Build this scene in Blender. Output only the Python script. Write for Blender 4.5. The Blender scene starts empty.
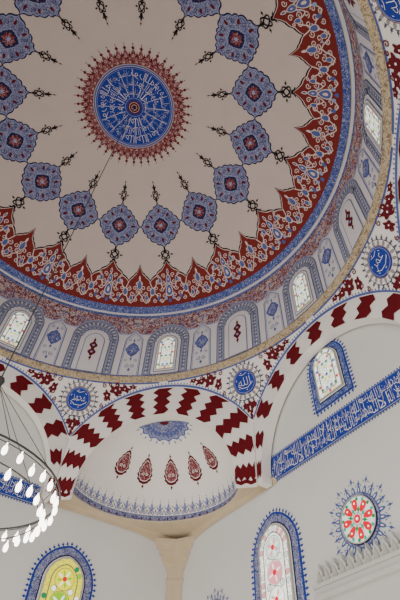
import bpy, math, random
import numpy as np
from mathutils import Vector, Matrix
from mathutils.geometry import tessellate_polygon
random.seed(4)
S=7.0; Z0=1.6536*7+1.6
scene=bpy.context.scene
C45=math.sqrt(.5)
def W(P): # room axes turned so that the walls are square to the world
    x,y=P[0],P[1]
    return ((x+y)*C45*S,(y-x)*C45*S,P[2]*S+Z0)

# ------------------------------------------------------------ materials
def rgb(r,g,b):
    f=lambda c:(c/255/12.92 if c/255<=.04045 else ((c/255+.055)/1.055)**2.4)
    return (f(r),f(g),f(b),1)
def mat(name,col,rough=.8,emit=0,metal=0,noise=.06,nscale=1.5):
    m=bpy.data.materials.new(name);m.use_nodes=True;nt=m.node_tree;b=nt.nodes['Principled BSDF']
    b.inputs['Roughness'].default_value=rough;b.inputs['Metallic'].default_value=metal
    b.inputs['Specular IOR Level'].default_value=.2
    tc=nt.nodes.new('ShaderNodeTexCoord');n=nt.nodes.new('ShaderNodeTexNoise');n.inputs['Scale'].default_value=nscale;n.inputs['Detail'].default_value=5
    nt.links.new(tc.outputs['Object'],n.inputs['Vector'])
    mx=nt.nodes.new('ShaderNodeMix');mx.data_type='RGBA'
    nt.links.new(n.outputs['Fac'],mx.inputs[0])
    mx.inputs[6].default_value=tuple(min(1,c*(1-noise)) for c in col[:3])+(1,)
    mx.inputs[7].default_value=tuple(min(1,c*(1+noise)) for c in col[:3])+(1,)
    nt.links.new(mx.outputs[2],b.inputs['Base Color'])
    if emit:
        nt.links.new(mx.outputs[2],b.inputs['Emission Color']);b.inputs['Emission Strength'].default_value=emit
    return m
def arab(name,base,line,scale=6,width=.035,col2=None,t2=.62):
    """arabesque: curling lines taken from noise contours, over base and patches of col2"""
    m=bpy.data.materials.new(name);m.use_nodes=True;nt=m.node_tree;b=nt.nodes['Principled BSDF']
    b.inputs['Roughness'].default_value=.8;b.inputs['Specular IOR Level'].default_value=.2
    tc=nt.nodes.new('ShaderNodeTexCoord')
    def noise(sc,off):
        mp=nt.nodes.new('ShaderNodeMapping');mp.inputs['Location'].default_value=(off,off*.7,off*1.3)
        nt.links.new(tc.outputs['Object'],mp.inputs['Vector'])
        n=nt.nodes.new('ShaderNodeTexNoise');n.inputs['Scale'].default_value=sc;n.inputs['Detail'].default_value=1.0;n.inputs['Distortion'].default_value=1.2
        nt.links.new(mp.outputs[0],n.inputs['Vector']);return n.outputs['Fac']
    def math_(op,a,bv):
        x=nt.nodes.new('ShaderNodeMath');x.operation=op
        nt.links.new(a,x.inputs[0]);x.inputs[1].default_value=bv;return x.outputs[0]
    a=noise(scale,0);d=math_('ABSOLUTE',math_('SUBTRACT',a,.5),0);ln=math_('LESS_THAN',d,width)
    mx0=nt.nodes.new('ShaderNodeMix');mx0.data_type='RGBA';mx0.inputs[6].default_value=base
    mx0.inputs[7].default_value=col2 or base
    nt.links.new(math_('GREATER_THAN',noise(scale*.8,7.3),t2),mx0.inputs[0])
    mx=nt.nodes.new('ShaderNodeMix');mx.data_type='RGBA';mx.inputs[7].default_value=line
    nt.links.new(mx0.outputs[2],mx.inputs[6]);nt.links.new(ln,mx.inputs[0]);nt.links.new(mx.outputs[2],b.inputs['Base Color'])
    return m
M={}
M['dome']=mat('plaster_dome',rgb(206,191,182))
M['white']=mat('plaster_white',rgb(238,232,225))
M['wall']=mat('plaster_wall',rgb(214,213,208),nscale=.6)
M['drum']=mat('plaster_drum',rgb(216,212,214))
M['pale']=mat('paint_pale_scroll',rgb(224,204,196))
M['navy']=mat('paint_navy',rgb(38,38,76))
M['black']=mat('paint_black',rgb(28,22,28))
M['blue']=mat('paint_blue',rgb(34,60,150))
M['mblue']=mat('paint_mid_blue',rgb(84,98,158))
M['gblue']=mat('paint_grey_blue',rgb(112,120,158))
M['sblue']=mat('paint_slate_blue',rgb(142,148,174))
M['lblue']=mat('paint_light_blue',rgb(152,160,196))
M['red']=mat('paint_red',rgb(100,12,22),noise=.15)
M['redbase']=mat('paint_brick_red',rgb(122,42,38),noise=.2,nscale=4)
M['maroon']=mat('paint_maroon',rgb(98,22,32))
M['grey']=mat('paint_grey',rgb(150,146,146))
M['dgrey']=mat('paint_dark_grey',rgb(84,84,104))
M['tan']=mat('stucco_tan',rgb(200,182,152),noise=.1,nscale=3)
M['tanrope']=arab('stucco_tan_carved',rgb(186,168,138),rgb(134,116,92),9,.05)
M['stone']=mat('pale_stone',rgb(200,198,192))
M['metal']=mat('dark_metal',rgb(64,62,62),.4,0,.3)
M['blueab']=arab('blue_arabesque',rgb(58,76,145),rgb(170,178,206),12,.03)
M['blueab2']=arab('blue_fine_arabesque',rgb(78,90,152),rgb(180,184,206),12,.03,rgb(110,50,68),.66)
M['ornab']=arab('ornament_arabesque',rgb(106,112,154),rgb(172,172,192),16,.04,rgb(70,74,124),.54)
M['redab']=arab('red_arabesque',rgb(126,52,52),rgb(206,192,188),9,.045,rgb(88,98,152),.58)
M['redfine']=arab('red_fine_arabesque',rgb(116,32,40),rgb(185,150,150),14,.03)
for n,c,e in (('pale',(205,218,210),.85),('white',(238,240,230),1.15),('redg',(200,8,36),1.0),('green',(14,130,70),.7),('teal',(40,160,130),.65),('yellow',(218,212,6),1.1),('lime',(130,185,20),.9),('blueg',(50,100,190),.5),('pink',(232,150,160),.8)):
    M['g_'+n]=mat('glass_'+n,rgb(*c),.3,e)  # window glass glows by itself, standing in for daylight behind it
M['bulb']=mat('frosted_glass',rgb(255,248,234),.4,7.0)
M['tracery']=mat('gypsum_tracery',rgb(184,180,168),.8)
M['tracery_shade']=mat('shadowed_tracery',rgb(120,120,114),.8)  # darker copy of the gypsum tracery, its shade put into the colour

# ------------------------------------------------------------ mesh helpers
def finish(name,verts,faces,fm,mats,parent=None,smooth=False,kind=None,label=None,category=None,group=None):
    vs=np.array(verts,float)
    c=(vs.min(0)+vs.max(0))/2
    me=bpy.data.meshes.new(name);me.from_pydata((vs-c).tolist(),[],faces)
    for m in mats: me.materials.append(M[m])
    for p,i in zip(me.polygons,fm): p.material_index=i
    if smooth: me.polygons.foreach_set('use_smooth',[True]*len(me.polygons))
    me.update()
    o=bpy.data.objects.new(name,me);scene.collection.objects.link(o)
    if parent is not None:
        o.parent=parent;o.location=Vector(c)-Vector(parent['wl'])
    else: o.location=c
    o['wl']=[float(x) for x in c]
    if kind:o['kind']=kind
    if label:o['label']=label
    if category:o['category']=category
    if group:o['group']=group
    return o
def clean():
    for o in scene.objects:
        if 'wl' in o: del o['wl']
def grid(name,f,us,vs,m,**kw):
    V=[W(f(u,v)) for u in us for v in vs];n=len(vs);F=[]
    for i in range(len(us)-1):
        for j in range(n-1): F.append((i*n+j,i*n+j+1,(i+1)*n+j+1,(i+1)*n+j))
    return finish(name,V,F,[0]*len(F),[m],smooth=True,**kw)
class Decor:
    """flat painted shapes in local (x,y), mapped on a surface"""
    def __init__(s): s.items=[];s.extra=[]
    def poly(s,pts,m,h=1,dx=0,dy=0):
        s.items.append(([(x+dx,y+dy) for x,y in pts],m,h));return s
    def tris(s,V,F,m,h): s.extra.append((V,F,m,h))
    def build(s,name,fmap,L=.04,eps=.0009,**kw):
        V=[];F=[];fm=[];mats=[]
        def mi(m):
            if m not in mats: mats.append(m)
            return mats.index(m)
        def add(t,m,h,L):
            st=[t]
            while st:
                a,b,c=st.pop()
                e=[math.dist(a,b),math.dist(b,c),math.dist(c,a)];k=max(range(3),key=lambda i:e[i])
                if e[k]>L:
                    if k==0: mid=((a[0]+b[0])/2,(a[1]+b[1])/2);st+=[(a,mid,c),(mid,b,c)]
                    elif k==1: mid=((b[0]+c[0])/2,(b[1]+c[1])/2);st+=[(a,b,mid),(a,mid,c)]
                    else: mid=((a[0]+c[0])/2,(a[1]+c[1])/2);st+=[(a,b,mid),(mid,b,c)]
                else:
                    i=len(V)
                    for q in (a,b,c): V.append(W(fmap(q[0],q[1],h*eps)))
                    F.append((i,i+1,i+2));fm.append(mi(m))
        for pts,m,h in s.items:
            T=tessellate_polygon([[Vector((x,y,0)) for x,y in pts]])
            for t in T: add(tuple(pts[i] for i in t),m,h,L)
        for Vv,Ff,m,h in s.extra:
            for f in Ff:
                for i in range(1,len(f)-1): add((Vv[f[0]],Vv[f[i]],Vv[f[i+1]]),m,h,L)
        return finish(name,V,F,fm,mats,**kw)
def circ(r,n=24,cx=0,cy=0,ry=None): return [(cx+r*math.cos(2*math.pi*i/n),cy+(ry or r)*math.sin(2*math.pi*i/n)) for i in range(n)]
def polar(fn,n=72,cx=0,cy=0,sx=1,sy=1):
    return [(cx+sx*fn(a)*math.cos(a),cy+sy*fn(a)*math.sin(a)) for a in (2*math.pi*i/n for i in range(n))]
def archp(hw,y0,y1,point=.12,n=14,cx=0):
    ys=y1-hw*(1+point);P=[(cx+hw,y0)]
    for i in range(n*2+1):
        a=math.pi*i/(2*n);x=hw*math.cos(a);y=ys+hw*math.sin(a)+hw*point*(1-abs(math.cos(a)))**1.2
        P.append((cx+x,y))
    P.append((cx-hw,y0));return P
def diamond(w,h,cx,cy,ang=0):
    c,s=math.cos(ang),math.sin(ang)
    return [(cx+x*c-y*s,cy+x*s+y*c) for x,y in ((w,0),(w*.35,h*.4),(0,h),(-w*.35,h*.4),(-w,0),(-w*.35,-h*.4),(0,-h),(w*.35,-h*.4))]
def leafp(w,h,cx,cy,ang=0):
    c,s=math.cos(ang),math.sin(ang)
    P=[(w*math.sin(t)*(1-.45*(1-math.cos(t))/2),-h*math.cos(t)) for t in (2*math.pi*i/14 for i in range(14))]
    return [(cx+x*c-y*s,cy+x*s+y*c) for x,y in P]
def ringp(D,cx,cy,r0,r1,m,h,n=20):
    for i in range(n):
        a=2*math.pi*i/n;b=2*math.pi*(i+1)/n
        D.poly([(cx+r0*math.cos(a),cy+r0*math.sin(a)),(cx+r1*math.cos(a),cy+r1*math.sin(a)),(cx+r1*math.cos(b),cy+r1*math.sin(b)),(cx+r0*math.cos(b),cy+r0*math.sin(b))],m,h)
def stroke(D,P,w,m,h):
    n=len(P)
    for i in range(n-1):
        (x0,y0),(x1,y1)=P[i],P[i+1];d=math.dist(P[i],P[i+1])
        if d<1e-9: continue
        nx,ny=-(y1-y0)/d*w/2,(x1-x0)/d*w/2
        D.poly([(x0+nx,y0+ny),(x0-nx,y0-ny),(x1-nx,y1-ny),(x1+nx,y1+ny)],m,h)
def spiral(D,cx,cy,r,a0,turns,w,m,h,sg=1):
    n=int(12*turns)
    stroke(D,[(cx+r*(1-.8*i/n)*math.cos(a0+sg*2*math.pi*turns*i/n),cy+r*(1-.8*i/n)*math.sin(a0+sg*2*math.pi*turns*i/n)) for i in range(n+1)],w,m,h)
def along(P,step):
    out=[];acc=0
    for (x0,y0),(x1,y1) in zip(P[:-1],P[1:]):
        d=math.dist((x0,y0),(x1,y1))
        if d<1e-9: continue
        n=((y1-y0)/d,-(x1-x0)/d)
        while acc<=d:
            out.append((x0+(x1-x0)*acc/d,y0+(y1-y0)*acc/d,n[0],n[1]));acc+=step
        acc-=d
    return out
def fringe(D,P,step,size,m,h,stalk=1.0):
    for x,y,nx,ny in along(P,step):
        a=math.atan2(ny,nx)-math.pi/2
        D.poly(diamond(size*.55,size,x+nx*size*stalk,y+ny*size*stalk,a),m,h)

# ------------------------------------------------------------ arabic lettering
FORMS={'ا':0xFE8D,'ب':0xFE8F,'ت':0xFE95,'ح':0xFEA1,'د':0xFEA9,'ر':0xFEAD,'س':0xFEB1,'ض':0xFEBD,'ع':0xFEC9,'ك':0xFED9,'ل':0xFEDD,'م':0xFEE1,'ن':0xFEE5,'ه':0xFEE9,'و':0xFEED,'ي':0xFEF1,'لا':0xFEFB}
NOJOIN=set(['ا','د','ر','و','لا'])
def shape(s):
    out=[]
    for w in s.split(' '):
        ls=[];i=0
        while i<len(w):
            if w[i:i+2]=='لا': ls.append('لا');i+=2
            else: ls.append(w[i]);i+=1
        g=''
        for j,c in enumerate(ls):
            prev=j>0 and ls[j-1] not in NOJOIN; nxt=j<len(ls)-1 and c not in NOJOIN
            g+=chr(FORMS[c]+(3 if prev and nxt else 1 if prev else 2 if nxt else 0))
        out.append(g)
    return ' '.join(out)[::-1]
def text2d(s,off):
    cu=bpy.data.curves.new('t','FONT');cu.body=shape(s);cu.resolution_u=3;cu.offset=off;cu.space_word=.4
    o=bpy.data.objects.new('t',cu);scene.collection.objects.link(o)
    dg=bpy.context.evaluated_depsgraph_get();me=o.evaluated_get(dg).to_mesh()
    V=[(v.co.x,v.co.y) for v in me.vertices];F=[tuple(p.vertices) for p in me.polygons]
    o.evaluated_get(dg).to_mesh_clear();bpy.data.objects.remove(o)
    if not V: return [(0,0)],[],1
    a=np.array(V);lo=a.min(0);hi=a.max(0);a=(a-lo)/(hi[1]-lo[1])
    return [tuple(x) for x in a],F,(hi[0]-lo[0])/(hi[1]-lo[1])
def puttext(D,s,x0,y0,x1,y1,m,h,tf=None,off=-.004):
    V,F,asp=text2d(s,off)
    sx=(x1-x0)/asp;sy=y1-y0
    P=[(x0+x*sx,y0+y*sy) for x,y in V]
    if tf: P=[tf(*q) for q in P]
    D.tris(P,F,m,h)

# ------------------------------------------------------------ surfaces
RS=1.224;ZC=-.428
def dome_map(k,r0):
    th0=math.asin(r0/RS);az0=math.radians(22.5*k)
    def f(x,y,h):
        th=th0-y/RS;R=RS-h
        az=az0+x/(RS*max(.05,math.sin(th0)))
        return (R*math.sin(th)*math.sin(az),R*math.sin(th)*math.cos(az),ZC+R*math.cos(th))
    return f
def cap_map(x,y,h):
    d=math.hypot(x,y);th=d/RS;R=RS-h
    ux,uy=(x/d,y/d) if d>1e-9 else (0,0)
    return (R*math.sin(th)*ux,R*math.sin(th)*uy,ZC+R*math.cos(th))
def drum_map(k):
    az0=math.radians(22.5*k)
    return lambda x,y,h:((1-h)*math.sin(az0+x),(1-h)*math.cos(az0+x),y)
def plane_map(k,D,sc=1,tc=0,zc=0):
    """vertical plane facing the hall; sc shrinks a layout about (tc,zc) on that plane"""
    a=math.radians(22.5*k);n=(math.sin(a),math.cos(a));l=(math.cos(a),-math.sin(a))
    def f(x,y,h):
        x=tc+(x-tc)*sc;y=zc+(y-zc)*sc
        return ((D-h)*n[0]+x*l[0],(D-h)*n[1]+x*l[1],y)
    return f
DO=1.02;DW=1.075;ZS=-.71;RO=.49
def pend_R(phi,z):
    al=math.radians(22.5)-abs(phi);al=max(0,al);t=DO*math.tan(al)
    zo=ZS+math.sqrt(RO*RO-t*t);Ro=DO/math.cos(al)
    u=min(1,max(0,(-.175-z)/(-.175-zo+1e-6)))
    return 1.0+(Ro-1.0)*u,zo
def pend_map(k):
    a0=math.radians(22.5*k)
    def f(x,y,h):
        phi=x/1.04;R,_=pend_R(phi,y);R-=h
        return (R*math.sin(a0+phi),R*math.cos(a0+phi),y)
    return f

# ------------------------------------------------------------ dome
thr=math.asin(.985/RS)
dome=grid('ceiling',lambda u,v:(RS*math.sin(v)*math.sin(u),RS*math.sin(v)*math.cos(u),ZC+RS*math.cos(v)),
     np.linspace(0,2*math.pi,129),np.linspace(0.0001,thr,40),'dome',kind='structure')
D=Decor()
D.poly(circ(.232,96),'redfine',1)
NF=44
for i in range(NF):
    a=2*math.pi*i/NF;c,s=math.cos(a),math.sin(a)
    D.poly(leafp(.0185,.030,.246*c,.246*s,a-math.pi/2),'redfine',2)
    ringp(D,.248*c,.248*s,.0045,.0068,'dome',3,6)
    stroke(D,[(.26*c,.26*s),(.285*c,.285*s)],.0035,'maroon',1)
    D.poly(diamond(.009,.014,.284*c,.284*s,a-math.pi/2),'maroon',2)
    D.poly(circ(.003,6,.303*c,.303*s),'maroon',2)
    a=2*math.pi*(i+.5)/NF;c,s=math.cos(a),math.sin(a)
    D.poly(diamond(.007,.020,.250*c,.250*s,a-math.pi/2),'maroon',1)
    ringp(D,.220*c,.220*s,.003,.0055,'dome',3,6)
ringp(D,0,0,.207,.2095,'dome',3,72);ringp(D,0,0,.199,.207,'mblue',3,72)
ringp(D,0,0,.1965,.199,'dome',3,72)
D.poly(circ(.1965,72),'blue',3)
ringp(D,0,0,.045,.047,'lblue',4,40);ringp(D,0,0,.189,.1905,'lblue',4,60)
D.poly(polar(lambda a:.034+.004*math.cos(12*a),96),'maroon',4)
ringp(D,0,0,.024,.0265,'dome',5,24);ringp(D,0,0,.012,.0145,'dome',5,16);D.poly(circ(.008,14),'navy',6)
words=['الله','نور','السماوات','والارض','مسك','نوره','الله','نور','السماوات','والارض','الله','نوره','نور','السماوات','والارض','الله']
NW=16
for i,w in enumerate(words):
    a0=-2*math.pi*i/NW
    puttext(D,w,-.18,.144,.18,.184,'white',5,tf=lambda x,y,a0=a0:(y*math.cos(a0-x+math.pi/2),y*math.sin(a0-x+math.pi/2)),off=-.020)
    puttext(D,w,-.185,.100,.185,.140,'white',5,tf=lambda x,y,a0=a0:(y*math.cos(a0+.2-x+math.pi/2),y*math.sin(a0+.2-x+math.pi/2)),off=-.020)
    if i%2==0: puttext(D,w,-.34,.056,.34,.096,'white',5,tf=lambda x,y,a0=a0:(y*math.cos(a0+.2-x+math.pi/2),y*math.sin(a0+.2-x+math.pi/2)),off=-.020)
    aa=a0+.2
    stroke(D,[(.052*math.cos(aa),.052*math.sin(aa)),(.184*math.cos(aa+.06),.184*math.sin(aa+.06))],.0017,'white',5)
D.build('painted_medallion',cap_map,parent=dome,label='round blue calligraphy medallion with lacy red rim')
def knot(D,cy,sgn,m='black'):
    for t in(-1,1):
        P=[(.024*math.cos(q)*math.cos(.85*t)-.0115*math.sin(q)*math.sin(.85*t),cy+.027*math.cos(q)*math.sin(.85*t)+.0125*math.sin(q)*math.cos(.85*t)) for q in (2*math.pi*i/18 for i in range(19))]
        stroke(D,P,.0062,m,2)
    for sx in(-1,1): D.poly(diamond(.006,.011,sx*.030,cy,math.pi/2),m,2)
    D.poly(leafp(.011,.019,0,cy+sgn*.042,0 if sgn>0 else math.pi),m,2)
    for sx in(-1,1): D.poly(diamond(.004,.012,sx*.012,cy+sgn*.044,-sx*sgn*.7),m,2)
    D.poly(diamond(.005,.014,0,cy+sgn*.072),m,2)
    stroke(D,[(0,cy-sgn*.05),(0,cy-sgn*.010)],.008,m,2)
    D.poly(diamond(.012,.009,0,cy-sgn*.028),m,2)
HALF=[(0,1.32),(.03,1.20),(.09,1.10),(.17,1.05),(.26,1.05),(.33,.98),(.35,.88),(.45,.88),(.57,.84),(.64,.74),(.66,.64),(.76,.62),(.82,.52),(.81,.42),(.92,.38),(1.0,.28),(1.02,.16),(1.08,.06),(1.18,.0)]
def cart(s):
    Q=HALF+[(x,-y) for x,y in HALF[-2::-1]]
    Q=Q+[(-x,y) for x,y in Q[-2:0:-1]]
    return [(x*s,y*s) for x,y in Q]
for k in range(16):
    D=Decor()
    D.poly(cart(.106),'navy',1);D.poly(cart(.099),'lblue',2);D.poly(cart(.096),'ornab',3)
    D.poly(cart(.044),'lblue',4);D.poly(cart(.040),'navy',5)
    D.poly(polar(lambda a:.027+.005*math.cos(8*a),64),'redfine',6)
    D.poly(polar(lambda a:.009+.004*math.cos(6*a),36),'lblue',7)
    for i in range(4):
        a=math.pi/2*i+math.pi/4
        D.poly(leafp(.008,.013,.074*math.cos(a),.076*math.sin(a),a-math.pi/2),'maroon',4)
        a=math.pi/2*i
        D.poly(leafp(.008,.013,.080*math.cos(a),.084*math.sin(a),a-math.pi/2),'maroon',4)
        for q in(-.40,.40):
            spiral(D,.072*math.cos(a+q),.074*math.sin(a+q),.011,a,1.2,.0026,'navy',4,1 if q>0 else -1)
    knot(D,.170,1);knot(D,-.170,-1)
    D.build('painted_ornament',dome_map(k,.612),parent=dome,label='cusped pointed lavender-blue cartouche with black looped knots')
def polar_strip(name,flo,fhi,m,h,n=1536,nv=5,**kw):
    V=[];F=[]
    for i in range(n):
        u=2*math.pi*i/n;a,b=flo(u),fhi(u)
        for j in range(nv):
            r=a+(b-a)*j/(nv-1);th=math.asin(r/RS);R=RS-h*.0009
            V.append(W((R*math.sin(th)*math.sin(u),R*math.sin(th)*math.cos(u),ZC+R*math.cos(th))))
    for i in range(n):
        for j in range(nv-1): F.append((i*nv+j,i*nv+j+1,((i+1)%n)*nv+j+1,((i+1)%n)*nv+j))
    return finish(name,V,F,[0]*len(F),[m],**kw)
def top(u,off=0):
    q=(u/math.radians(22.5))%1; d=min(q,1-q)
    v=.880
    for c,w,base,hgt,e in((0,.33,.884,.052,2.2),(0,.21,.848,.034,2.0),(.5,.20,.884,.046,2.1),(.5,.11,.850,.022,2.0)):
        t=abs(d-c)/w
        if t<1: v=min(v,base-hgt*(1-t**e)**(1/e))
    for c,w,b in((0,.11,.818),(.5,.06,.832)):
        t=abs(d-c)/w
        if t<1: v=min(v,b-.038*(1-t)**1.25)
    return v-off
polar_strip('painted_frieze_outline',lambda u:top(u,.009),lambda u:.955,'black',1,parent=dome)
polar_strip('painted_frieze_edge',lambda u:top(u,.002),lambda u:.955,'pale',2,parent=dome)
polar_strip('painted_frieze',lambda u:top(u,-.002),lambda u:.962,'redbase',3,parent=dome)
for k in range(16):
    # one interlacing scroll unit per ornament: x in +-.172, y from -.13 to +.085
    D=Decor();w=.0048;wm='pale'
    D.poly(leafp(.026,.038,0,-.048),'pale',5);D.poly(leafp(.0210,.032,0,-.048),'mblue',6);D.poly(leafp(.008,.015,0,-.050),'pale',7)
    D.poly(leafp(.018,.028,0,.016),'pale',5);D.poly(leafp(.014,.023,0,.015),'mblue',6);D.poly(diamond(.004,.012,0,.014),'pale',7)
    D.poly(leafp(.009,.016,0,.060),'pale',5);D.poly(leafp(.005,.010,0,.060),'mblue',6);D.poly(leafp(.010,.012,0,-.108),'mblue',5)
    D2=[]
    for sg in(-1,1):
        stroke(D,[(sg*.172*t/12,-.088+.030*math.cos(math.pi*t/3)) for t in range(13)],w,wm,5)
        stroke(D,[(sg*.110*t/12,-.012+.028*math.cos(math.pi*t/3.2)) for t in range(13)],w,wm,5)
        for x,y,r_,a,g in((.030,.038,.014,-90,-1),(.034,-.008,.015,90,1),(.062,.006,.016,200,1),(.060,.034,.009,0,1),
                          (.040,-.040,.014,0,-1),(.075,-.034,.016,-90,1),(.112,-.034,.015,90,-1),(.148,-.030,.014,0,1),(.030,-.078,.013,90,1),
                          (.062,-.072,.014,-60,-1),(.098,-.066,.014,90,1),(.134,-.062,.015,0,-1),(.164,-.050,.012,90,1),(.045,-.108,.011,0,1),
                          (.080,-.106,.012,90,-1),(.116,-.102,.012,-90,1),(.150,-.098,.012,90,-1),(.160,-.004,.011,0,1)):
            spiral(D,sg*x,y,r_,math.radians(a if sg>0 else 180-a),1.25,w*.85,wm,5,g*sg)
        D.poly(leafp(.013,.019,sg*.050,.012),'pale',5);D.poly(leafp(.010,.015,sg*.050,.011),'mblue',6)
        D.poly(leafp(.017,.023,sg*.094,-.050),'pale',5);D.poly(leafp(.0135,.019,sg*.094,-.051),'mblue',6)
        D.poly(leafp(.013,.018,sg*.128,-.086),'pale',5);D.poly(leafp(.010,.014,sg*.128,-.086),'mblue',6);D.poly(leafp(.010,.014,sg*.060,-.092),'mblue',6)
        D.poly(diamond(.005,.012,sg*.020,-.012,sg*.5),'lblue',6);D.poly(leafp(.009,.013,sg*.020,-.092),'lblue',6)
        D.poly(diamond(.005,.012,sg*.150,-.076,sg*.9),'lblue',6)
    D.poly(leafp(.018,.030,.1725,-.010),'pale',5);D.poly(leafp(.014,.025,.1725,-.011),'mblue',6);D.poly(leafp(.007,.013,.1725,.030),'pale',5)
    D.build('painted_scroll',dome_map(k,.868),parent=dome,label='interlacing pale scrolls and blue palmettes in the red frieze')
polar_strip('painted_border',lambda u:.960,lambda u:.9845,'blueab',4,parent=dome)

# ------------------------------------------------------------ drum
drum=grid('wall_drum',lambda u,v:((1.0 if v<.2995 else .985)*math.sin(u),(1.0 if v<.2995 else .985)*math.cos(u),v),
     np.linspace(0,2*math.pi,193),[-.185,-.05,.1,.2,.299,.2998,.3],'drum',kind='structure')
P1=math.radians(22.5)
def archtop(x,hw,y1,pt=.12):
    if abs(x)>=hw: return -9
    c=abs(x)/hw; return y1-hw*(1+pt)+hw*math.sqrt(1-c*c)+hw*pt*(1-c)**1.2
def lowz(q):
    return max(.172-.03*min(1,abs(q-P1*.475)/.03),archtop(q,.118,.208),archtop(q-P1,.125,.228))
for k in range(-8,8):
    D=Decor()
    n=26
    for i in range(n):
        a,b=P1*i/n,P1*(i+1)/n
        qa,qb=(a,b) if k%2==0 else (P1-a,P1-b)
        D.poly([(a,lowz(qa)),(b,lowz(qb)),(b,.280),(a,.280)],'redab',1)
        D.poly([(a,.278),(b,.278),(b,.2988),(a,.2988)],'blueab',2)
        D.poly([(a,lowz(qa)-.002),(b,lowz(qb)-.002),(b,lowz(qb)+.006),(a,lowz(qa)+.006)],'lblue',2)
        D.poly([(a,-.160),(b,-.160),(b,-.146),(a,-.146)],'blueab2',1)
    c=P1*(.475 if k%2==0 else .525)
    for sg in(-1,1):
        for x,y,r_ in((.020,.205,.016),(.046,.235,.015),(.012,.248,.012),(.074,.256,.010)):
            spiral(D,c+sg*x,y,r_,math.pi/2,1.25,.0045,'pale',3,sg)
    D.poly(leafp(.010,.018,c,.222),'mblue',3);D.poly(leafp(.006,.011,c,.222),'lblue',4)
    for sx in(-1,1):
        stroke(D,[(c+sx*.052,-.145),(c+sx*.046,.105),(c+sx*.028,.13),(c,.158)],.004,'mblue',2)
        stroke(D,[(c+sx*.045,-.145),(c+sx*.039,.10),(c+sx*.023,.12),(c,.142)],.0025,'lblue',2)
    D.poly(polar(lambda a:.035*(.85+.15*abs(math.cos(2*a))+.06*math.cos(8*a)),48,c,.03,1,1.4),'mblue',2)
    D.poly(polar(lambda a:.026*(.85+.15*abs(math.cos(2*a))),48,c,.03,1,1.4),'blueab2',3)
    D.poly(diamond(.006,.018,c,.096),'mblue',2);D.poly(diamond(.006,.018,c,-.036),'mblue',2)
    for sx in(-1,1):
        spiral(D,c+sx*.016,-.085,.013,math.pi/2,1.2,.003,'mblue',2,sx);spiral(D,c+sx*.020,.102,.010,-math.pi/2,1.2,.0026,'gblue',2,sx);spiral(D,c+sx*.024,-.045,.009,-math.pi/2,1.2,.0026,'gblue',2,sx)
    D.poly(diamond(.008,.016,c,-.11),'mblue',2)
    D.build('painted_spandrel',drum_map(k),parent=drum,label='red arabesque spandrel over a small blue lozenge')
def scallops(D,rx,ry,cy,n,m,h,s=.012):
    for j in range(n):
        a=math.pi*(j+.5)/n;D.poly(circ(s,8,rx*math.cos(a),cy+ry*math.sin(a)),m,h)
def scrollarch(D,rx,ry,cy,y0,m,h):
    for j in range(15):
        a=math.pi*j/14
        spiral(D,rx*math.cos(a),cy+ry*math.sin(a),.0115,a+math.pi/2,1.3,.0040,m,h,1 if j<7.5 else -1)
        b=a+math.pi/28
        if j<14: D.poly(leafp(.005,.010,rx*math.cos(b),cy+ry*math.sin(b),b-math.pi/2),'drum',h)
    y=cy-.024
    while y>y0+.01:
        for sx in(-1,1): spiral(D,sx*rx,y,.0105,math.pi/2,1.3,.0040,m,h,sx);D.poly(leafp(.004,.008,sx*rx,y-.012),'drum',h)
        y-=.024
for k in range(-7,8,2):
    D=Decor()
    D.poly(archp(.122,-.146,.226),'dgrey',2);D.poly(archp(.118,-.146,.222),'sblue',3)
    D.poly(archp(.080,-.146,.165),'dgrey',5);D.poly(archp(.076,-.146,.161),'drum',6)
    scallops(D,.081,.077,.084,11,'dgrey',7,.0135);scallops(D,.081,.077,.084,11,'sblue',8,.0105)
    scrollarch(D,.100,.102,.096,-.146,'dgrey',4)
    D.poly(archp(.052,-.146,.122),'gblue',9);D.poly(archp(.048,-.146,.117),'drum',10)
    for cy in(.03,-.018):
        D.poly(polar(lambda a:.020*(.8+.25*abs(math.cos(2*a))),32,0,cy,1,1.3),'maroon',11);D.poly(circ(.007,10,0,cy),'lblue',12)
    D.poly(diamond(.008,.024,0,.066),'maroon',11);D.poly(diamond(.008,.024,0,-.058),'maroon',11)
    D.build('painted_niche',drum_map(k),parent=drum,label='blue-grey scrolled and scalloped blind arch with a red cartouche')
wn=[0]
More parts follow.
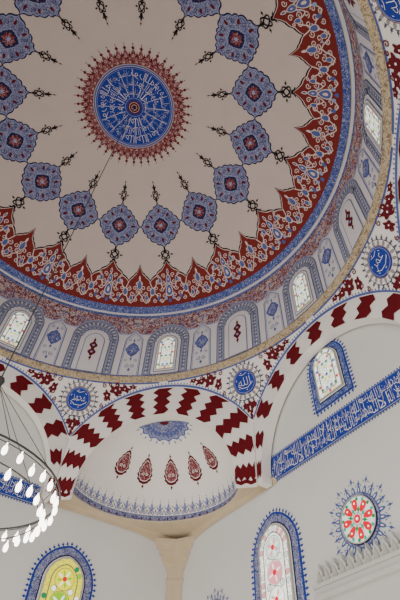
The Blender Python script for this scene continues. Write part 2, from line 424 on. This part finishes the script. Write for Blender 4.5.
def window(fmap,cx,y0,y1,hw,border,style,label,seed=0,fr='blueab',depth=.012,heart='g_redg',petal=None):
    wn[0]+=1;rnd=random.Random(seed)
    D=Decor()
    if style=='drum':
        D.poly(archp(hw+.069,-.146,y1+.103,cx=cx),'dgrey',2);D.poly(archp(hw+.065,-.146,y1+.099,cx=cx),'sblue',3)
        D.poly(archp(hw+.028,-.146,y1+.050,cx=cx),'dgrey',5);D.poly(archp(hw+.024,-.146,y1+.045,cx=cx),'drum',6)
        scallops(D,hw+.030,hw+.027,y1-.030,9,'dgrey',7,.0125);scallops(D,hw+.030,hw+.027,y1-.030,9,'sblue',8,.0095)
        scrollarch(D,hw+.049,hw+.055,y1-.032,-.146,'dgrey',4)
        D.poly(archp(hw+.010,y0-.010,y1+.016,cx=cx),'gblue',9);D.poly(archp(hw+.006,y0-.006,y1+.010,cx=cx),'white',10)
    else:
        P=archp(hw+border,y0-border,y1+border,cx=cx)
        D.poly(P,'blue',2);fringe(D,P+[P[0]],.018,.010,'blue',2,.7)
        D.poly(archp(hw+border*.82,y0-border*.82,y1+border*.82,cx=cx),fr,3)
        D.poly(archp(hw+border*.22,y0-border*.22,y1+border*.22,cx=cx),'navy',4)
        D.poly(archp(hw+border*.10,y0-border*.10,y1+border*.10,cx=cx),'white',5)
    root=D.build('window_%d'%wn[0],fmap,kind='structure',label=label)
    P=archp(hw,y0,y1,cx=cx);Q=archp(hw-.006,y0+.006,y1-.006,cx=cx)
    V=[];F=[];n=len(P)
    for (x,y),(x2,y2) in zip(P,Q):
        for a,b,h in((x,y,0),(x,y,depth),(x2,y2,depth),(x2,y2,.002)): V.append(W(fmap(a,b,h)))
    for i in range(n):
        j=(i+1)%n
        for q in range(3): F.append((i*4+q,i*4+q+1,j*4+q+1,j*4+q))
    finish('window_frame',V,F,[0]*len(F),['tracery'],parent=root)
    G=Decor();big=not isinstance(style,str)
    G.poly(Q,style[0] if big else 'g_white',11)
    G.build('glass',fmap,parent=root)
    T=Decor();inside=lambda x,y,e=.0:abs(x-cx)<hw-.010-e and y>y0+.010+e and y<archtop(x-cx,hw-.006,y1-.006)-.005-e
    if not big:
        st=.0225;cols=['g_redg','g_white','g_green','g_white','g_yellow','g_blueg','g_pale'];rr=.0085
        inn=archp(hw*.60,y0+.022,y1-hw*.42,cx=cx);stroke(T,inn+[inn[0]],.0040,'tracery_shade',13)
        for j in range(int((y1-y0)/st)+2):
            nx=int(hw/st)+1
            for i in range(-nx,nx+1):
                x=cx+(i+(j%2)*.5)*st;y=y0+.014+j*st*.88
                if not inside(x,y): continue
                ringp(T,x,y,rr*.88,rr*1.12,'tracery_shade',12,6)
                T.poly(circ(rr*.72,6,x,y),cols[(abs(2*i+(j%2))*2+j*3)%len(cols)],12)
    else:
        cols=style[1:]
        for x,y,nx,ny in along(archp(hw-.017,y0+.02,y1-.017,cx=cx),.026):
            T.poly(circ(.009,8,x,y),rnd.choice(cols),12);ringp(T,x,y,.009,.011,'tracery',12,8)
        inn=archp(hw*.66,y0+.035,y1-hw*.36,cx=cx)
        stroke(T,inn+[inn[0]],.0040,'tracery_shade',13)
        yy=y1-hw*1.0;i=0
        while yy>y0+.05:
            R_=.034;ringp(T,cx,yy,R_*1.1,R_*1.17,'tracery_shade',13,20)
            T.poly(circ(R_*1.05,24,cx,yy),cols[i%len(cols)],12)
            for q in range(8):
                a=math.pi/4*q+.3;T.poly(leafp(R_*.15,R_*.32,cx+R_*.62*math.cos(a),yy+R_*.62*math.sin(a),a-math.pi/2),(petal or cols)[q%len(petal or cols)],13)
            T.poly(circ(R_*.26,10,cx,yy),heart,14)
            for sx in(-1,1):
                T.poly(circ(.010,8,cx+sx*hw*.42,yy-.038),cols[(i+2)%len(cols)],12);ringp(T,cx+sx*hw*.42,yy-.038,.010,.012,'tracery_shade',13,10)
            yy-=.080;i+=1
    T.build('tracery',fmap,parent=root,label='pale tracery with small coloured panes')
    return root
for k in range(-8,8,2):
    window(drum_map(k),0.0,-.125,.106,.047,0,'drum','small arched drum window with blue-grey painted surround',k)

prof=[(1.001,-.160),(.990,-.163),(.984,-.166),(.983,-.172),(.988,-.175),(.990,-.181),(1.0,-.186),(1.004,-.192)]
grid('trim_1',lambda u,v:(prof[int(v)][0]*math.sin(u),prof[int(v)][0]*math.cos(u),prof[int(v)][1]),np.linspace(0,2*math.pi,193),range(len(prof)),'tanrope',kind='structure',label='tan carved stucco ring cornice below the drum')

# ------------------------------------------------------------ pendentives
for k in(-3,-1,1,3,5):
    V=[];F=[];nu,nv=61,12
    a0=math.radians(22.5*k)
    for i in range(nu):
        phi=math.radians(-22.5+45*i/(nu-1));_,zo=pend_R(phi,0)
        for j in range(nv):
            z=-.18+(zo+.18)*j/(nv-1);R,_=pend_R(phi,z)
            V.append(W((R*math.sin(a0+phi),R*math.cos(a0+phi),z)))
    for i in range(nu-1):
        for j in range(nv-1):F.append((i*nv+j,i*nv+j+1,(i+1)*nv+j+1,(i+1)*nv+j))
    pd=finish('pendentive',V,F,[0]*len(F),['white'],smooth=True,label='white plastered pendentive with a round calligraphy medallion',category='pendentive',group='pendentives under the dome')
    D=Decor();cy=-.285
    for i in range(24):
        a=2*math.pi*i/24;D.poly(diamond(.005,.011,.087*math.cos(a),cy+.087*math.sin(a),a-math.pi/2),'dgrey',2)
    D.poly(polar(lambda a:.081+.003*math.cos(24*a),96,0,cy),'dgrey',2)
    D.poly(circ(.077,48,0,cy),'white',3)
    for i in range(18):
        a=2*math.pi*i/18;D.poly(leafp(.008,.010,.068*math.cos(a),cy+.068*math.sin(a),a-math.pi/2),'grey',4)
    ringp(D,0,cy,.0555,.058,'maroon',5,40)
    D.poly(circ(.0545,40,0,cy),'blue',4);ringp(D,0,cy,.048,.050,'lblue',5,40)
    wd={-1:'محمد',1:'الله',3:'عمر'}.get(k,'الله')
    puttext(D,wd,-.030,cy-.018,.030,cy+.018,'white',6,off=-.02)
    stroke(D,[(-.034,cy-.012),(-.015,cy-.028),(.014,cy-.029),(.036,cy-.014)],.0022,'white',6)
    stroke(D,[(-.018,cy+.034),(0,cy+.028),(.02,cy+.036)],.002,'white',6)
    for q in range(6):
        a=.7+q*1.05;D.poly(diamond(.0018,.006,.039*math.cos(a),cy+.039*math.sin(a),a),'white',6)
    D.build('medallion',pend_map(k),parent=pd,label='round blue medallion with white calligraphy')
    D=Decor()
    for sg in(-1,1):
        pts=[]
        for i in range(41):
            al=math.radians(22.5*i/40*.985);t=DO*math.tan(al);zo=ZS+math.sqrt(RO*RO-t*t)
            pts.append((sg*1.04*(math.radians(22.5)-al),zo))
        for (x0,y0),(x1,y1) in zip(pts[:-1],pts[1:]):
            if x0*x1<0: continue
            D.poly([(x0,y0+.002),(x1,y1+.002),(x1,y1+.012),(x0,y0+.012)],'mblue',2)
        for x,y,nx,ny in along(pts[1:39],.016): D.poly(diamond(.004,.006,x,y+.017),'mblue',2)
        bx=sg*.168;by=-.228
        for dx,dy,w,h,an in((0,0,.019,.030,sg*1.1),(-sg*.038,-.024,.015,.024,sg*.5),(sg*.045,.008,.013,.028,sg*1.4),(sg*.005,.024,.011,.016,0),(sg*.085,.018,.009,.018,sg*1.5)):
            D.poly([(bx+dx+x*math.cos(an)-y*math.sin(an),by+dy+x*math.sin(an)+y*math.cos(an)) for x,y in polar(lambda a:1+.22*math.cos(5*a),30,0,0,w,h)],'maroon',3)
            D.poly(circ(w*.25,6,bx+dx,by+dy),'white',4)
        for x,y,r_ in((.112,-.208,.012),(.140,-.202,.009),(.212,-.206,.010),(.128,-.268,.012),(.112,-.300,.010),(.188,-.244,.010)):
            spiral(D,sg*x,y,r_,math.pi/2,1.2,.0045,'maroon',3,sg)
    for x in np.linspace(-.38,.38,60):
        D.poly([(x-.0065,-.190),(x+.0065,-.190),(x+.0065,-.198),(x-.0065,-.198)],'mblue',2)
    for dx,dy,w,h in((0,-.398,.017,.024),(-.021,-.388,.011,.013),(.021,-.388,.011,.013),(0,-.435,.006,.016)):
        D.poly(polar(lambda a:1+.2*math.cos(5*a),30,dx,dy,w,h),'maroon',3)
    D.build('painted_flourish',pend_map(k),parent=pd,label='dark red floral scrolls and blue border lines')

# ------------------------------------------------------------ arches
ZB=-.745
def arch(k,rin,label,dp):
    f=plane_map(k,DO);V=[];F=[];fm=[]
    TM=DO*math.tan(math.radians(22.5))-.001
    def ro(th):
        s=abs(math.sin(th));return min(RO+.002,TM/s) if s>1e-6 else RO+.002
    n=96;st=[(-rin,ZB,-TM,ZB)]
    for i in range(n+1):
        th=math.pi*(i/n)-math.pi/2
        st.append((rin*math.sin(th),ZS+rin*math.cos(th),ro(th)*math.sin(th),ZS+ro(th)*math.cos(th)))
    st.append((rin,ZB,TM,ZB))
    for a,b,c,d in st:
        for q in((c,d,0),(a,b,0),(a,b,-dp),(c,d,-dp)): V.append(W(f(*q)))
    for i in range(len(st)-1):
        for q in range(3): F.append((i*4+q,i*4+q+1,(i+1)*4+q+1,(i+1)*4+q));fm.append(0)
    for i in(0,len(st)-1): F.append((i*4,i*4+1,i*4+2,i*4+3));fm.append(0)
    o=finish('arch',V,F,fm,['white'],label=label,category='arch',group='arches carrying the dome')
    wide=rin<.36
    hwid=math.radians(4.4 if wide else 4.2)
    for j in range(-5,6):
        c=math.radians(17.4*j);D=Decor()
        m=7 if wide else 4;amp=math.radians(1.6 if wide else 1.2);r0=rin+.001
        Lp=[];Rp=[]
        for q in range(m+1):
            e=(1 if q%2 else -1)*(-1 if j%2 else 1)
            rr=r0+(min(ro(c),.488)-r0)*q/m
            for side,lst in((-1,Lp),(1,Rp)):
                th=c+side*hwid+amp*e
                r2=min(rr,ro(th)-.003)
                lst.append((r2*math.sin(th),ZS+r2*math.cos(th)))
        for q in range(len(Lp)-1): D.poly([Lp[q],Lp[q+1],Rp[q+1],Rp[q]],'red',2)
        D.build('voussoir',f,L=.2,parent=o,label='dark red zigzag-edged painted block')
    if wide:
      for sg in(-1,1):
        D=Decor();xi,xo=sg*(rin+.003),sg*(TM-.002);n_=4
        for i in range(n_):
            xa=xi+(xo-xi)*i/n_;xb=xi+(xo-xi)*(i+1)/n_;d0,d1=(0,.008) if i%2 else (.008,0)
            D.poly([(xa,ZB+.002+d0),(xb,ZB+.002+d1),(xb,ZB+.018+d1),(xa,ZB+.018+d0)],'red',2)
        D.build('voussoir',f,parent=o,label='dark red zigzag-edged painted block')
    return o
arch(0,.338,'wide arch with red and white zigzag voussoirs before a semi-dome',.014)
arch(4,.338,'wide arch with red and white zigzag voussoirs before a semi-dome',.014)
arch(2,.392,'slim arch with red and white voussoirs framing a flat wall',.046)
arch(-2,.392,'slim arch with red and white voussoirs framing a flat wall',.046)

# ------------------------------------------------------------ semi-domes
def semidome(k):
    a=math.radians(22.5*k);n=(math.sin(a),math.cos(a));l=(math.cos(a),-math.sin(a));r=.354;Y0=DO+.018;DF=.915
    def put(X,Y,Z): return (Y*n[0]+X*l[0],Y*n[1]+X*l[1],Z)
    def sm(ph0,E0):
        def f(x,y,h):
            E=E0+y/r;ph=ph0+x/(r*max(.15,math.cos(E0)));R=r-h
            return put(R*math.cos(E)*math.sin(ph),Y0+R*DF*math.cos(E)*math.cos(ph),ZS+R*math.sin(E))
        return f
    f0=sm(0,0)
    o=grid('semi_dome',lambda u,v:f0(u*r,v*r,0),np.linspace(-math.pi/2,math.pi/2,65),np.linspace(0,math.pi/2,33),'white',label='white half dome painted with red leaves over a corner',category='semi-dome',group='semi-domes')
    D=Decor();R_=r;N=72
    for i in range(N):
        xa=R_*(-math.pi/2+math.pi*i/N);xb=R_*(-math.pi/2+math.pi*(i+1)/N)
        D.poly([(xa,.002),(xb,.002),(xb,.034),(xa,.034)],'ornab',2)
        D.poly([(xa,.002),(xb,.002),(xb,.006),(xa,.006)],'mblue',3)
        D.poly([(xa,.031),(xb,.031),(xb,.034),(xa,.034)],'gblue',3)
    for i in range(28):
        x=R_*(-math.pi/2+math.pi*(i+.5)/28)
        for sg in(-1,1):
            spiral(D,x+sg*.0095,.046,.009,math.pi/2,1.2,.0030,'mblue',2,sg)
            D.poly(diamond(.003,.011,x+sg*.011,.066,sg*-.6),'mblue',2)
        D.poly(leafp(.0075,.017,x,.070),'mblue',2);D.poly(leafp(.004,.011,x,.070),'lblue',3);D.poly(circ(.0028,6,x,.094),'mblue',2);D.poly(circ(.002,6,x,.104),'gblue',2)
        D.poly(diamond(.003,.011,x+.0198,.054),'maroon',2);D.poly(circ(.0026,6,x+.0198,.074),'gblue',2)
        D.poly(diamond(.005,.008,x,.019),'maroon',4)
    D.build('painted_frieze',f0,parent=o,label='lacy blue floral fringe along the base')
    for i,ph in enumerate((-50,-26,-1,23,46)):
        D=Decor()
        def leaf(s):
            P=[]
            for q in range(84):
                t=2*math.pi*q/84;w_=math.sin(t)*(1-.50*(1-math.cos(t))/2)*(1+.09*math.cos(15*t));y=-math.cos(t)*1.45
                P.append((w_*s*1.0,y*s))
            return P
        D.poly(leaf(.042),'maroon',2);D.poly(leaf(.034),'white',3);D.poly(leaf(.0315),'redfine',4)
        D.poly(diamond(.005,.014,0,.072),'maroon',2);D.poly(diamond(.005,.012,0,-.072),'maroon',2)
        for sg in(-1,1): spiral(D,sg*.010,-.016,.008,math.pi/2,1.2,.0024,'white',5,sg)
        D.build('painted_leaf',sm(math.radians(ph),math.radians(37 if i in(1,2,3) else 39)),parent=o,label='slim pointed dark red painted leaf')
    D=Decor()
    def crown(x,y,h):
        R=r-h;d=math.hypot(x,y);th=d/r;ux,uy=(x/d,y/d) if d>1e-9 else(0,0)
        return put(R*math.sin(th)*ux,Y0+R*DF*math.sin(th)*uy,ZS+R*math.cos(th))
    cy=.055
    def fan(s,sy=1.0): return [(s*(1+.05*math.cos(16*t))*math.cos(t),sy*s*(1+.05*math.cos(16*t))*math.sin(t)+cy) for t in np.linspace(0,math.pi,60)]
    D.poly(fan(.118),'mblue',2);D.poly(fan(.110),'lblue',3);D.poly(fan(.105),'ornab',4);D.poly(fan(.058),'mblue',5);D.poly(fan(.052),'ornab',6)
    for i in range(13):
        t=math.pi*(i+.5)/13;D.poly(diamond(.004,.012,.132*math.cos(t),.132*math.sin(t)+cy,t-math.pi/2),'mblue',2)
        D.poly(leafp(.009,.014,.082*math.cos(t),.082*math.sin(t)+cy,t-math.pi/2),'mblue',5)
    D.poly(fan(.022),'maroon',7)
    D.build('painted_crown',crown,parent=o,label='blue lace half-rosette at the crown')
    V=[];F=[];fm=[];N=72;zl=lambda ph:-.740-.050*math.exp(-abs(ph/math.radians(11))**1.3)
    for i in range(N+1):
        ph=-math.pi/2+math.pi*i/N
        ow=(DW*math.sqrt(2)-DO)/(abs(math.sin(ph))+math.cos(ph))
        ri=r*.985/math.sqrt(math.sin(ph)**2+(math.cos(ph)/DF)**2)
        row=[(ri,ZS+.002),(ri,ZS-.004),(ow-.010,ZS-.010),(ow-.005,ZS-.016),(ow-.004,zl(ph)),(ow-.002,zl(ph)-.002)]
        for rad,z in row:
            rad=min(rad,ow-.003)
            V.append(W(put(rad*math.sin(ph),DO+rad*math.cos(ph)+.0001,z)))
    m=6
    for i in range(N):
        for j in range(m-1):F.append((i*m+j,i*m+j+1,(i+1)*m+j+1,(i+1)*m+j));fm.append(0)
    finish('corner_cornice',V,F,fm,['tan'],smooth=False,label='shallow tan stucco moulding in the corner',category='cornice',group='corner cornices')
    prof=[(.034,-1.88),(.034,-.905),(.040,-.901),(.040,-.891),(.034,-.887),(.035,-.862),(.042,-.858),(.042,-.846),(.050,-.842),(.050,-.828),(.060,-.824),(.060,-.808),(.070,-.804),(.070,-.786),(.082,-.782),(.082,-.762),(.092,-.758),(.092,-.738)]
    cy=DW*math.sqrt(2)-.002;V=[];F=[];m=len(prof)
    base=[(-1,0),(-.80,-.40),(-.40,-.66),(0,-.74),(.40,-.66),(.80,-.40),(1,0)]
    for bx,by in base:
        for rr,z in prof:
            V.append(W(put(rr*bx,cy+rr*by-abs(rr*bx)*(1-.55*min(1,-by*1.6)),z)))
    for i in range(len(base)-1):
        for j in range(m-1):F.append((i*m+j,i*m+j+1,(i+1)*m+j+1,(i+1)*m+j))
    finish('corner_column',V,F,[0]*len(F),['tan'],label='slim tan engaged column with a stepped carved corbel in the corner',category='column',group='corner columns')
semidome(0);semidome(4)

# ------------------------------------------------------------ walls
def wallq(name,k):
    f=plane_map(k,DW);V=[W(f(x,y,0)) for x,y in((-DW,-1.882),(DW,-1.882),(DW,-.2),(-DW,-.2))]
    V+=[W(f(x,y,-.05)) for x,y in((-DW,-1.882),(DW,-1.882),(DW,-.2),(-DW,-.2))]
    F=[(0,1,2,3),(7,6,5,4),(0,4,5,1),(2,6,7,3),(1,5,6,2),(0,3,7,4)]
    return finish(name,V,F,[0]*6,['wall'],kind='structure')
wallq('wall_east',2);wallq('wall_north',-2)
f2=plane_map(2,DW,.98667,.8475,-1.6536);fm2=plane_map(-2,DW,.99226,-.0353,-1.6536)
window(f2,-.035,-.53,-.305,.062,.036,'small','arched window with blue scalloped painted border on the wall',21)
window(f2,-.43,-1.30,-.872,.080,.045,['g_white','g_pale','g_pink','g_white','g_pale','g_pink'],'tall arched pale and pink stained-glass window with blue painted border',22,'ornab',heart='g_redg',petal=['g_white','g_pink'])
window(fm2,.58,-1.35,-.91,.080,.045,['g_yellow','g_yellow','g_lime','g_white','g_yellow','g_green'],'tall arched yellow-green stained-glass window with blue border',23,'ornab',heart='g_redg',petal=['g_lime','g_white'])
def panel(fm,x0,x1,y0,y1,words,label):
    D=Decor();D.poly([(x0,y0),(x1,y0),(x1,y1),(x0,y1)],'navy',2)
    D.poly([(x0+.002,y0+.002),(x1-.002,y0+.002),(x1-.002,y1-.002),(x0+.002,y1-.002)],'lblue',3)
    D.poly([(x0+.005,y0+.005),(x1-.005,y0+.005),(x1-.005,y1-.005),(x0+.005,y1-.005)],'blue',4)
    for i in range(int((x1-x0)/.012)):
        x=x0+.006+i*.012
        for y,s in((y0,-1),(y1,1)): D.poly([(x-.005,y),(x+.005,y),(x+.003,y+s*.004),(x,y+s*.009),(x-.003,y+s*.004)],'mblue',1)
    o=D.build('calligraphy_panel',fm,L=.3,label=label,category='calligraphy panel')
    T=Decor();w=(x1-x0-.03)/len(words);H=y1-y0
    for i,s in enumerate(words):
        a=x1-.015-(i+1)*w
        puttext(T,s,a-.002,y0+.010,a+w+.001,y0+H*.54,'white',5,off=-.016)
        s2=words[(i+3)%len(words)];puttext(T,s2,a+.006,y0+H*.48,a+w+.008,y1-.010,'white',5,off=-.018)
        stroke(T,[(a+w*.5,y0+.018),(a+w*.55,y1-.014)],.0017,'white',5)
    rn=random.Random(9)
    for i in range(int((x1-x0)/.008)):
        T.poly(diamond(.0012,.0035,x0+.012+i*.008,rn.uniform(y0+.012,y1-.012),rn.uniform(-1,1)),'white',5)
    T.build('lettering',fm,parent=o)
TX=['بسم','الله','الرحمن','الرحيم','لا اله','الا','الله','محمد','رسول','الله']*2
panel(f2,-.425,.39,-.718,-.612,TX,'long blue calligraphy band with dense white script on the wall')
panel(fm2,-.405,.385,-.755,-.675,TX,'long blue calligraphy band with dense white script by the corner')
def rose(fm,cx,cy,r,label):
    wn[0]+=1;D=Decor()
    for i in range(24):
        a=2*math.pi*i/24;L=1.55 if i%2 else 1.75
        D.poly(leafp(r*.13,r*.22,cx+r*1.28*math.cos(a),cy+r*1.28*math.sin(a),a-math.pi/2),'mblue',1)
        D.poly(leafp(r*.05,r*.10,cx+r*1.28*math.cos(a),cy+r*1.28*math.sin(a),a-math.pi/2),'wall',2)
        D.poly(diamond(r*.07,r*.20,cx+r*L*math.cos(a),cy+r*L*math.sin(a),a-math.pi/2),'mblue',2)
        for q in(-.09,.09): D.poly(diamond(r*.03,r*.09,cx+r*(L-.08)*math.cos(a+q),cy+r*(L-.08)*math.sin(a+q),a-math.pi/2-q*6),'mblue',2)
    D.poly(circ(r*1.18,48,cx,cy),'mblue',3);D.poly(circ(r*1.14,48,cx,cy),'ornab',4);D.poly(circ(r*1.05,48,cx,cy),'navy',5)
    o=D.build('window_%d'%wn[0],fm,kind='structure',label=label)
    G=Decor();G.poly(circ(r*.97,48,cx,cy),'g_pale',7);G.build('glass',fm,parent=o)
    T=Decor()
    ringp(T,cx,cy,r*.96,r*1.02,'tracery',10,40)
    for i in range(16):
        a=2*math.pi*(i+.5)/16;T.poly(circ(r*.085,8,cx+r*.86*math.cos(a),cy+r*.86*math.sin(a)),'g_green' if i%2 else 'g_teal',8)
    for i in range(8):
        a=2*math.pi*(i+.5)/8;b=2*math.pi*i/8
        T.poly(leafp(r*.20,r*.27,cx+r*.60*math.cos(b),cy+r*.60*math.sin(b),b+math.pi/2),'g_redg',9)
        T.poly(circ(r*.05,8,cx+r*.68*math.cos(b),cy+r*.68*math.sin(b)),'g_white',10)
        T.poly(diamond(r*.10,r*.19,cx+r*.40*math.cos(a),cy+r*.40*math.sin(a),a-math.pi/2),'g_green' if i%2 else 'g_teal',9)
    ringp(T,cx,cy,r*.24,r*.28,'tracery',10,20);T.poly(circ(r*.19,16,cx,cy),'g_redg',11);T.poly(circ(r*.07,10,cx,cy),'g_white',12)
    T.build('tracery',fm,parent=o,label='petal tracery with bold red panes and a green rim')
rose(f2,-.045,-.995,.067,'round stained-glass window with spiky blue painted surround')
rose(f2,-.80,-1.085,.055,'round stained-glass window with spiky blue painted surround')
def crest():
    x0,x1=-.235,.30;V=[];F=[]
    def box(a,b,c,d,h):
        i=len(V)
        for hh in(.0,h):
            for q in((a,c),(b,c),(b,d),(a,d)): V.append(W(f2(q[0],q[1],hh)))
        F.extend([(i,i+3,i+2,i+1),(i+4,i+5,i+6,i+7),(i,i+1,i+5,i+4),(i+1,i+2,i+6,i+5),(i+2,i+3,i+7,i+6),(i+3,i,i+4,i+7)])
    box(x0,x1,-1.885,-1.17,.02);box(x0-.008,x1+.008,-1.17,-1.157,.034);box(x0-.003,x1+.003,-1.157,-1.137,.026);box(x0-.010,x1+.010,-1.137,-1.127,.032)
    o=finish('mihrab',V,F,[0]*len(F),['stone'],label='pale carved stone mihrab frame with leaf cresting',category='mihrab')
    n=17;w=(x1-x0)/n
    for i in range(n):
        c=x0+w*(i+.5)
        out=[(-1,0),(-1,.38),(-.72,.42),(-.78,.62),(-.42,.78),(-.12,.92),(0,1.2),(.12,.92),(.42,.78),(.78,.62),(.72,.42),(1,.38),(1,0)]
        for nm,sc,h0,h1,mt in(('crest_leaf',1.0,.004,.020,'stone'),('crest_niche',.55,.020,.024,'tracery')):
            P=[(c+x*w*.5*sc,-1.128+(y*.048*sc)+(.004 if sc<1 else 0)) for x,y in out]
            VV=[];m=len(P)
            for h in(h0,h1):
                for q in P: VV.append(W(f2(q[0],q[1],h)))
            T=tessellate_polygon([[Vector((x,y,0)) for x,y in P]])
            FF=[tuple(t) for t in T]+[tuple(m+j for j in t) for t in T]+[(j,(j+1)%m,m+(j+1)%m,m+j) for j in range(m)]
            if sc==1.0: lf=finish(nm,VV,FF,[0]*len(FF),[mt],parent=o)
            else: finish(nm,VV,FF,[0]*len(FF),[mt],parent=lf)
crest()

# ------------------------------------------------------------ chandelier
def tube(pts,r,n=8,closed=False):
    pts=[Vector(p) for p in pts];V=[];F=[];N=len(pts)
    for i,p in enumerate(pts):
        t=((pts[(i+1)%N] if closed or i<N-1 else p)-(pts[i-1] if closed or i>0 else p)).normalized()
        a=t.cross(Vector((0,0,1)));a=a.normalized() if a.length>1e-4 else Vector((1,0,0));b=t.cross(a)
        for j in range(n):
            q=2*math.pi*j/n;V.append(tuple(p+a*r*math.cos(q)+b*r*math.sin(q)))
    for i in range(N if closed else N-1):
        for j in range(n):F.append((i*n+j,i*n+(j+1)%n,((i+1)%N)*n+(j+1)%n,((i+1)%N)*n+j))
    return V,F
zr=-1.262*S+Z0;RR=.183*S
root=bpy.data.objects.new('chandelier',None);scene.collection.objects.link(root);root.location=(0,0,zr);root['wl']=[0,0,zr]
root['label']='large hoop chandelier with clusters of glowing frosted bulbs on thin wires';root['category']='chandelier'
def circ3(R,z,n=64): return [(R*math.cos(2*math.pi*i/n),R*math.sin(2*math.pi*i/n),z) for i in range(n)]
for R,z,r in((RR,zr,.012),(RR*.985,zr-.035,.006),(RR*.90,zr-.20,.008)):
    V,F=tube(circ3(R,z),r,8,True);finish('hoop',V,F,[0]*len(F),['metal'],parent=root,smooth=True)
hub=(0,0,-1.05*S+Z0)
V,F=tube([hub,(0,0,.79*S+Z0)],.010,6);finish('chain',V,F,[0]*len(F),['metal'],parent=root)
pr_=[(.0,.10),(.05,.09),(.07,.04),(.05,-.03),(.0,-.05)]
V=[];F=[]
for i in range(17):
    t=2*math.pi*i/16
    for rr,z in pr_: V.append((rr*math.cos(t),rr*math.sin(t),hub[2]+z))
for i in range(16):
    for j in range(4):F.append((i*5+j,i*5+j+1,i*5+j+6,i*5+j+5))
finish('hub',V,F,[0]*len(F),['metal'],parent=root,smooth=True)
for i in range(8):
    a=2*math.pi*(i+.3)/8;e=(RR*math.cos(a),RR*math.sin(a),zr)
    V,F=tube([hub,e,(RR*.90*math.cos(a),RR*.90*math.sin(a),zr-.20)],.005,5);finish('wire',V,F,[0]*len(F),['metal'],parent=root)
cup=[(.012,.03),(.012,.0),(.02,-.03),(.040,-.06),(.054,-.10),(.056,-.14),(.050,-.185),(.036,-.215),(.018,-.228),(0,-.23)]
def cupmesh(x,y,z,s=.54):
    V=[];F=[];n=14;m=len(cup)
    for i in range(n):
        t=2*math.pi*i/n
        for rr,zz in cup: V.append((x+s*rr*math.cos(t),y+s*rr*math.sin(t),z+s*zz))
    for i in range(n):
        for j in range(m-1):F.append((i*m+j,i*m+j+1,((i+1)%n)*m+j+1,((i+1)%n)*m+j))
    return V,F
for n_,R,dz in((40,RR*.985,-.05),(40,RR*.90,-.21)):
    for i in range(n_):
        a=2*math.pi*(i+.5)/n_;V,F=cupmesh(R*math.cos(a),R*math.sin(a),zr+dz-(.04 if i%3==0 else 0));finish('light_bulb',V,F,[0]*len(F),['bulb'],parent=root,smooth=True)
clean()

# ------------------------------------------------------------ light: daylight from the open hall, stronger from one side, warm floor below
w=bpy.data.worlds.new('World');scene.world=w;w.use_nodes=True;nt=w.node_tree
bg=nt.nodes['Background'];tc=nt.nodes.new('ShaderNodeTexCoord');sp=nt.nodes.new('ShaderNodeSeparateXYZ');cr=nt.nodes.new('ShaderNodeValToRGB')
nt.links.new(tc.outputs['Generated'],sp.inputs[0])
mr=nt.nodes.new('ShaderNodeMapRange');mr.inputs[1].default_value=-1;mr.inputs[2].default_value=1
nt.links.new(sp.outputs[2],mr.inputs[0]);nt.links.new(mr.outputs[0],cr.inputs[0])
cr.color_ramp.elements[0].position=.15;cr.color_ramp.elements[0].color=(.84,.77,.71,1)
cr.color_ramp.elements[1].position=.55;cr.color_ramp.elements[1].color=(1.0,.99,.97,1)
m2=nt.nodes.new('ShaderNodeMapRange');m2.inputs[1].default_value=-1;m2.inputs[2].default_value=1;m2.inputs[3].default_value=1.85;m2.inputs[4].default_value=.75
nt.links.new(sp.outputs[0],m2.inputs[0]);nt.links.new(m2.outputs[0],bg.inputs[1])
nt.links.new(cr.outputs[0],bg.inputs[0])

# ------------------------------------------------------------ camera
yaw,pitch,roll,f=-0.2510,0.8848,0.0632,458.094
F_=Vector((math.sin(yaw)*math.cos(pitch),math.cos(yaw)*math.cos(pitch),math.sin(pitch)))
R_=Vector((math.cos(yaw),-math.sin(yaw),0));U_=R_.cross(F_)
R2=R_*math.cos(roll)+U_*math.sin(roll);U2=-R_*math.sin(roll)+U_*math.cos(roll)
rot=lambda v:Vector(((v.x+v.y)*C45,(v.y-v.x)*C45,v.z))
cd=bpy.data.cameras.new('Camera');cam=bpy.data.objects.new('Camera',cd);scene.collection.objects.link(cam)
m=Matrix((rot(R2),rot(U2),rot(-F_))).transposed().to_4x4();m.translation=Vector(W((0.5743,-0.6242,-1.6536)));cam.matrix_world=m
cd.sensor_fit='VERTICAL';cd.sensor_height=36;cd.sensor_width=24;cd.lens=f*36/600;cd.clip_end=500
scene.camera=cam
